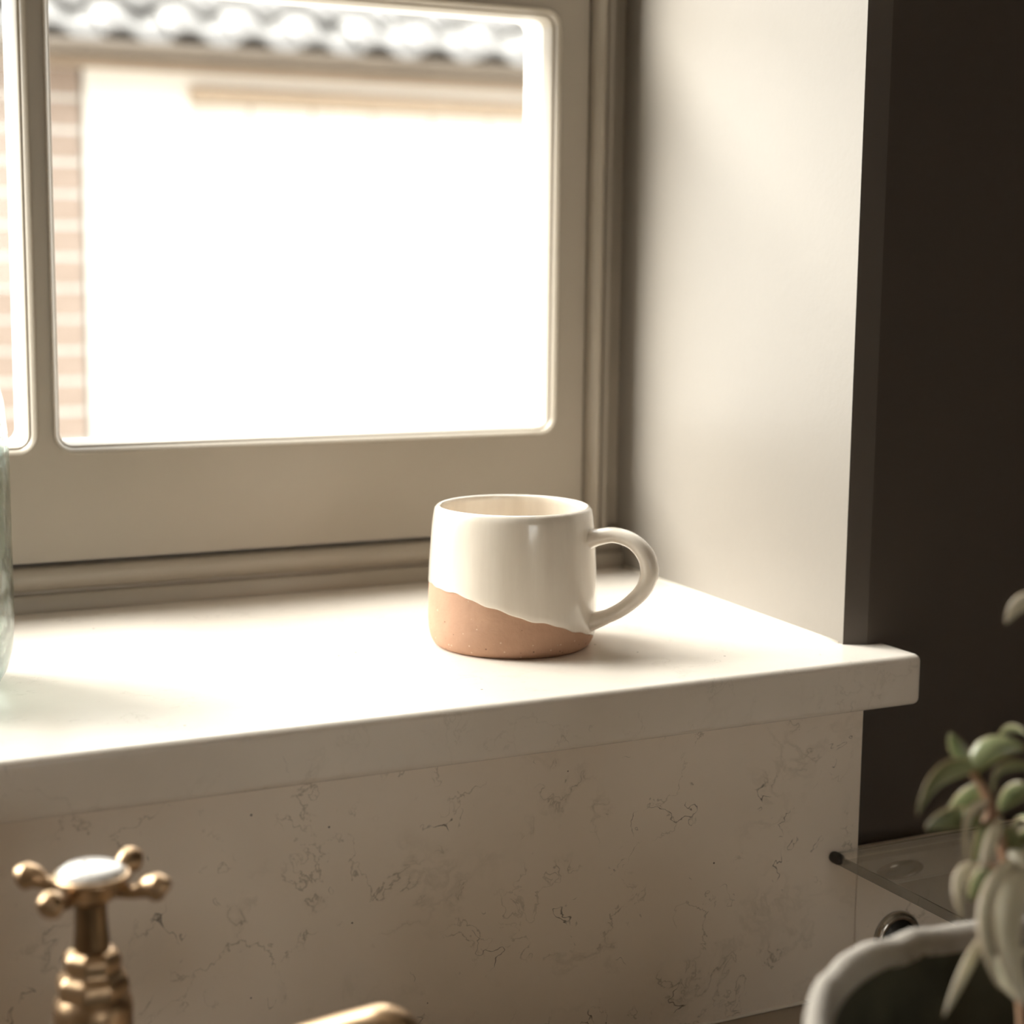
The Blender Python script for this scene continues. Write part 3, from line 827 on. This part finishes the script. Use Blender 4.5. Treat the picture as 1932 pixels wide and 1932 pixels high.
STEMS = [
 ([(-0.1905, -0.3660, -0.0945), (-0.1923, -0.3591, -0.0339), (-0.194, -0.3533, -0.0037), (-0.1958, -0.3486, 0.0189), (-0.199, -0.3448, 0.0325), (-0.2029, -0.3414, 0.0411), (-0.2043, -0.3402, 0.0437)], 0.0022),
 ([(-0.1850, -0.3700, -0.0945), (-0.1865, -0.3626, -0.0376), (-0.1827, -0.3574, 0.0059), (-0.1772, -0.3523, 0.0531), (-0.1768, -0.3463, 0.0909), (-0.1773, -0.3442, 0.1022)], 0.0024),
 ([(-0.1939, -0.353, -0.0018), (-0.1976, -0.3496, 0.0076), (-0.2027, -0.3467, 0.0094)], 0.0014),
 ([(-0.1929, -0.3557, -0.015), (-0.1974, -0.3539, -0.0179), (-0.2027, -0.351, -0.0166)], 0.0013),
 ([(-0.1826, -0.3571, 0.0078), (-0.1871, -0.3539, 0.0134), (-0.1897, -0.3529, 0.0115)], 0.0013),
 ([(-0.1782, -0.3549, 0.0343), (-0.1813, -0.3524, 0.0399), (-0.184, -0.3505, 0.0436), (-0.1835, -0.3491, 0.0534)], 0.0013),
 ([(-0.199, -0.3448, 0.0325), (-0.1989, -0.3456, 0.0274), (-0.2015, -0.345, 0.023)], 0.0013),
 ([(-0.1700, -0.3850, -0.0945), (-0.165, -0.378, 0.0), (-0.165, -0.372, 0.040), (-0.158, -0.380, 0.070), (-0.156, -0.382, 0.078)], 0.0022),
 ([(-0.1600, -0.3950, -0.0945), (-0.152, -0.393, -0.02), (-0.150, -0.392, 0.020), (-0.148, -0.395, 0.055), (-0.147, -0.396, 0.062)], 0.0022)]
for pts, r in STEMS:
    n_ = len(pts)
    tube('stem', [Vector(p) - PO for p in pts], [(r * (1 - 0.35 * i / (n_ - 1)),) * 2 for i in range(n_)], M_stem, plant, seg=10, sub=4)

# ---------------------------------------------------------------- outside
GZ = -1.25
tag(box('ground', -9, 10, -14, 14, GZ - 0.1, GZ, M_paving), kind='structure')
ob = empty('outbuilding', (1.2, 3.2, GZ))
tag(ob, 'white outbuilding with brick pier and tiled roof seen blurred through the window', 'building')
ox, oy, oz = ob.location
def obox(name, x0, x1, y0, y1, z0, z1, mat, bev=0.0):
    return box(name, x0 - ox, x1 - ox, y0 - oy, y1 - oy, z0 - oz, z1 - oz, mat, ob, bev)
BX0, BX1 = 0.20, 3.6
obox('wall', 0.310, 0.553, 3.2, 3.4, GZ, 0.66, M_render)
obox('wall', 2.75, BX1, 3.2, 3.4, GZ, 0.66, M_render)
obox('wall', 0.553, 2.75, 3.2, 3.4, 0.5985, 0.66, M_render)
tag(obox('lintel', 0.553, 2.75, 3.185, 3.4, 0.566, 0.5980, M_timber, 0.004), 'tan timber lintel over the white doors')
# garage door planks, one piece each
pw_ = 0.1565
vd, fd = box_data(-pw_ / 2 + 0.003, pw_ / 2 - 0.003, 0.0, 0.03, 0.0, 0.563 - GZ - 0.01)
dm = bpy.data.meshes.new('plank'); dm.from_pydata(vd, [], fd); dm.materials.append(M_render)
door = empty('door', (1.6515 - ox, 3.25 - oy, 0.01)); door.parent = ob
box('door_back', -1.095, 1.095, 0.032, 0.05, 0, 0.563 - GZ - 0.01, M_render, door)
for i in range(14):
    o = bpy.data.objects.new('plank', dm); COL.objects.link(o); o.parent = door
    o.location = (-1.0955 + pw_ * (i + 0.5), 0, 0)
# brick pier at the left, every brick its own piece
pier = empty('brick_pier', (0.2 - ox, 3.2 - oy, 0)); pier.parent = ob
box('mortar_core', -0.124, 0.101, 0.006, 0.21, 0.0, 0.655 - GZ, M_mortar, pier)
BH = 0.0700
bmeshes = []
for k, (w, seed) in enumerate([(0.215, 1), (0.1025, 2)]):
    rnd = random.Random(seed)
    v, f = box_data(-w / 2, w / 2, 0, 0.10, 0, BH - 0.013)
    me = bpy.data.meshes.new('brick'); me.from_pydata(v, [], f); me.materials.append(M_brick); bmeshes.append(me)
nb = int((0.655 - GZ) / BH)
zoff = 0.383 - 0.0285 - GZ
zoff = zoff - math.floor(zoff / BH) * BH
for r in range(nb):
    if r % 2 == 0: row = [(-0.0075, 0)]
    else: row = [(-0.068, 1), (0.0475, 1)]
    for x, k in row:
        o = bpy.data.objects.new('brick', bmeshes[k]); COL.objects.link(o); o.parent = pier
        o.location = (x, 0.0 + random.uniform(-0.001, 0.0015), zoff + r * BH)
obox('side_wall', 0.078, 3.6, 3.41, 3.45, GZ, 0.66, M_render)
obox('fascia', 0.02, BX1 + 0.05, 3.085, 3.110, 0.617, 0.655, M_fascia)
obox('soffit', 0.02, BX1 + 0.05, 3.111, 3.2, 0.640, 0.650, M_fascia)
# half-round gutter
g = []
for k in range(9):
    a = PI + PI * k / 8
    g.append((0.035 * math.cos(a), 0.035 * math.sin(a)))
gi = [(0.031 * math.cos(PI + PI * k / 8), 0.031 * math.sin(PI + PI * k / 8)) for k in range(8, -1, -1)]
pr = g + gi; n = len(pr)
V = [(xx - ox, 3.045 + p[0] - oy, 0.668 + p[1] - oz) for xx in (0.02, BX1 + 0.05) for p in pr]
Fc = [(i, (i + 1) % n, n + (i + 1) % n, n + i) for i in range(n)] + [tuple(range(n)), tuple(range(2 * n - 1, n - 1, -1))]
fix_normals(mesh_obj('gutter', V, Fc, M_gutter, ob, True))
# pantiles, one piece each
roof = empty('roof', (0.02 - ox, 3.065 - oy, 0.668 - oz)); roof.parent = ob
pitch = math.radians(33)
tw, tl = 0.150, 0.20
ns_, th_ = 10, 0.010
V, Fc = [], []
for yy in (0.0, tl):
    for lay in (0, 1):
        for i in range(ns_ + 1):
            s = i / ns_
            z = 0.017 * math.sin(2 * PI * s) + lay * th_ + (0.012 if yy == 0 else 0.0)
            V.append((s * tw * 1.04, yy, z))
q = ns_ + 1
for i in range(ns_):
    Fc.append((i, i + 1, 2 * q + i + 1, 2 * q + i))
    Fc.append((q + i, 3 * q + i, 3 * q + i + 1, q + i + 1))
    Fc.append((i, q + i, q + i + 1, i + 1))
    Fc.append((2 * q + i, 2 * q + i + 1, 3 * q + i + 1, 3 * q + i))
Fc.append((0, 2 * q, 3 * q, q)); Fc.append((ns_, q + ns_, 3 * q + ns_, 2 * q + ns_))
tm = bpy.data.meshes.new('roof_tile'); tm.from_pydata([tuple(v) for v in V], [], Fc); tm.materials.append(M_tile)
for p in tm.polygons: p.use_smooth = True
bmx = bmesh.new(); bmx.from_mesh(tm); bmesh.ops.recalc_face_normals(bmx, faces=bmx.faces); bmx.to_mesh(tm); bmx.free()
for r in range(10):
    for c in range(24):
        o = bpy.data.objects.new('roof_tile', tm); COL.objects.link(o); o.parent = roof
        yl = r * 0.165
        o.location = (c * tw, yl * math.cos(pitch), yl * math.sin(pitch) + random.uniform(-0.002, 0.002))
        o.rotation_euler = (pitch + random.uniform(-0.03, 0.03), random.uniform(-0.04, 0.04), random.uniform(-0.03, 0.03))
box('roof_deck', -0.01, 3.62, 0.02, 1.78, -0.03, -0.022, M_fascia, roof).rotation_euler = (pitch, 0, 0)
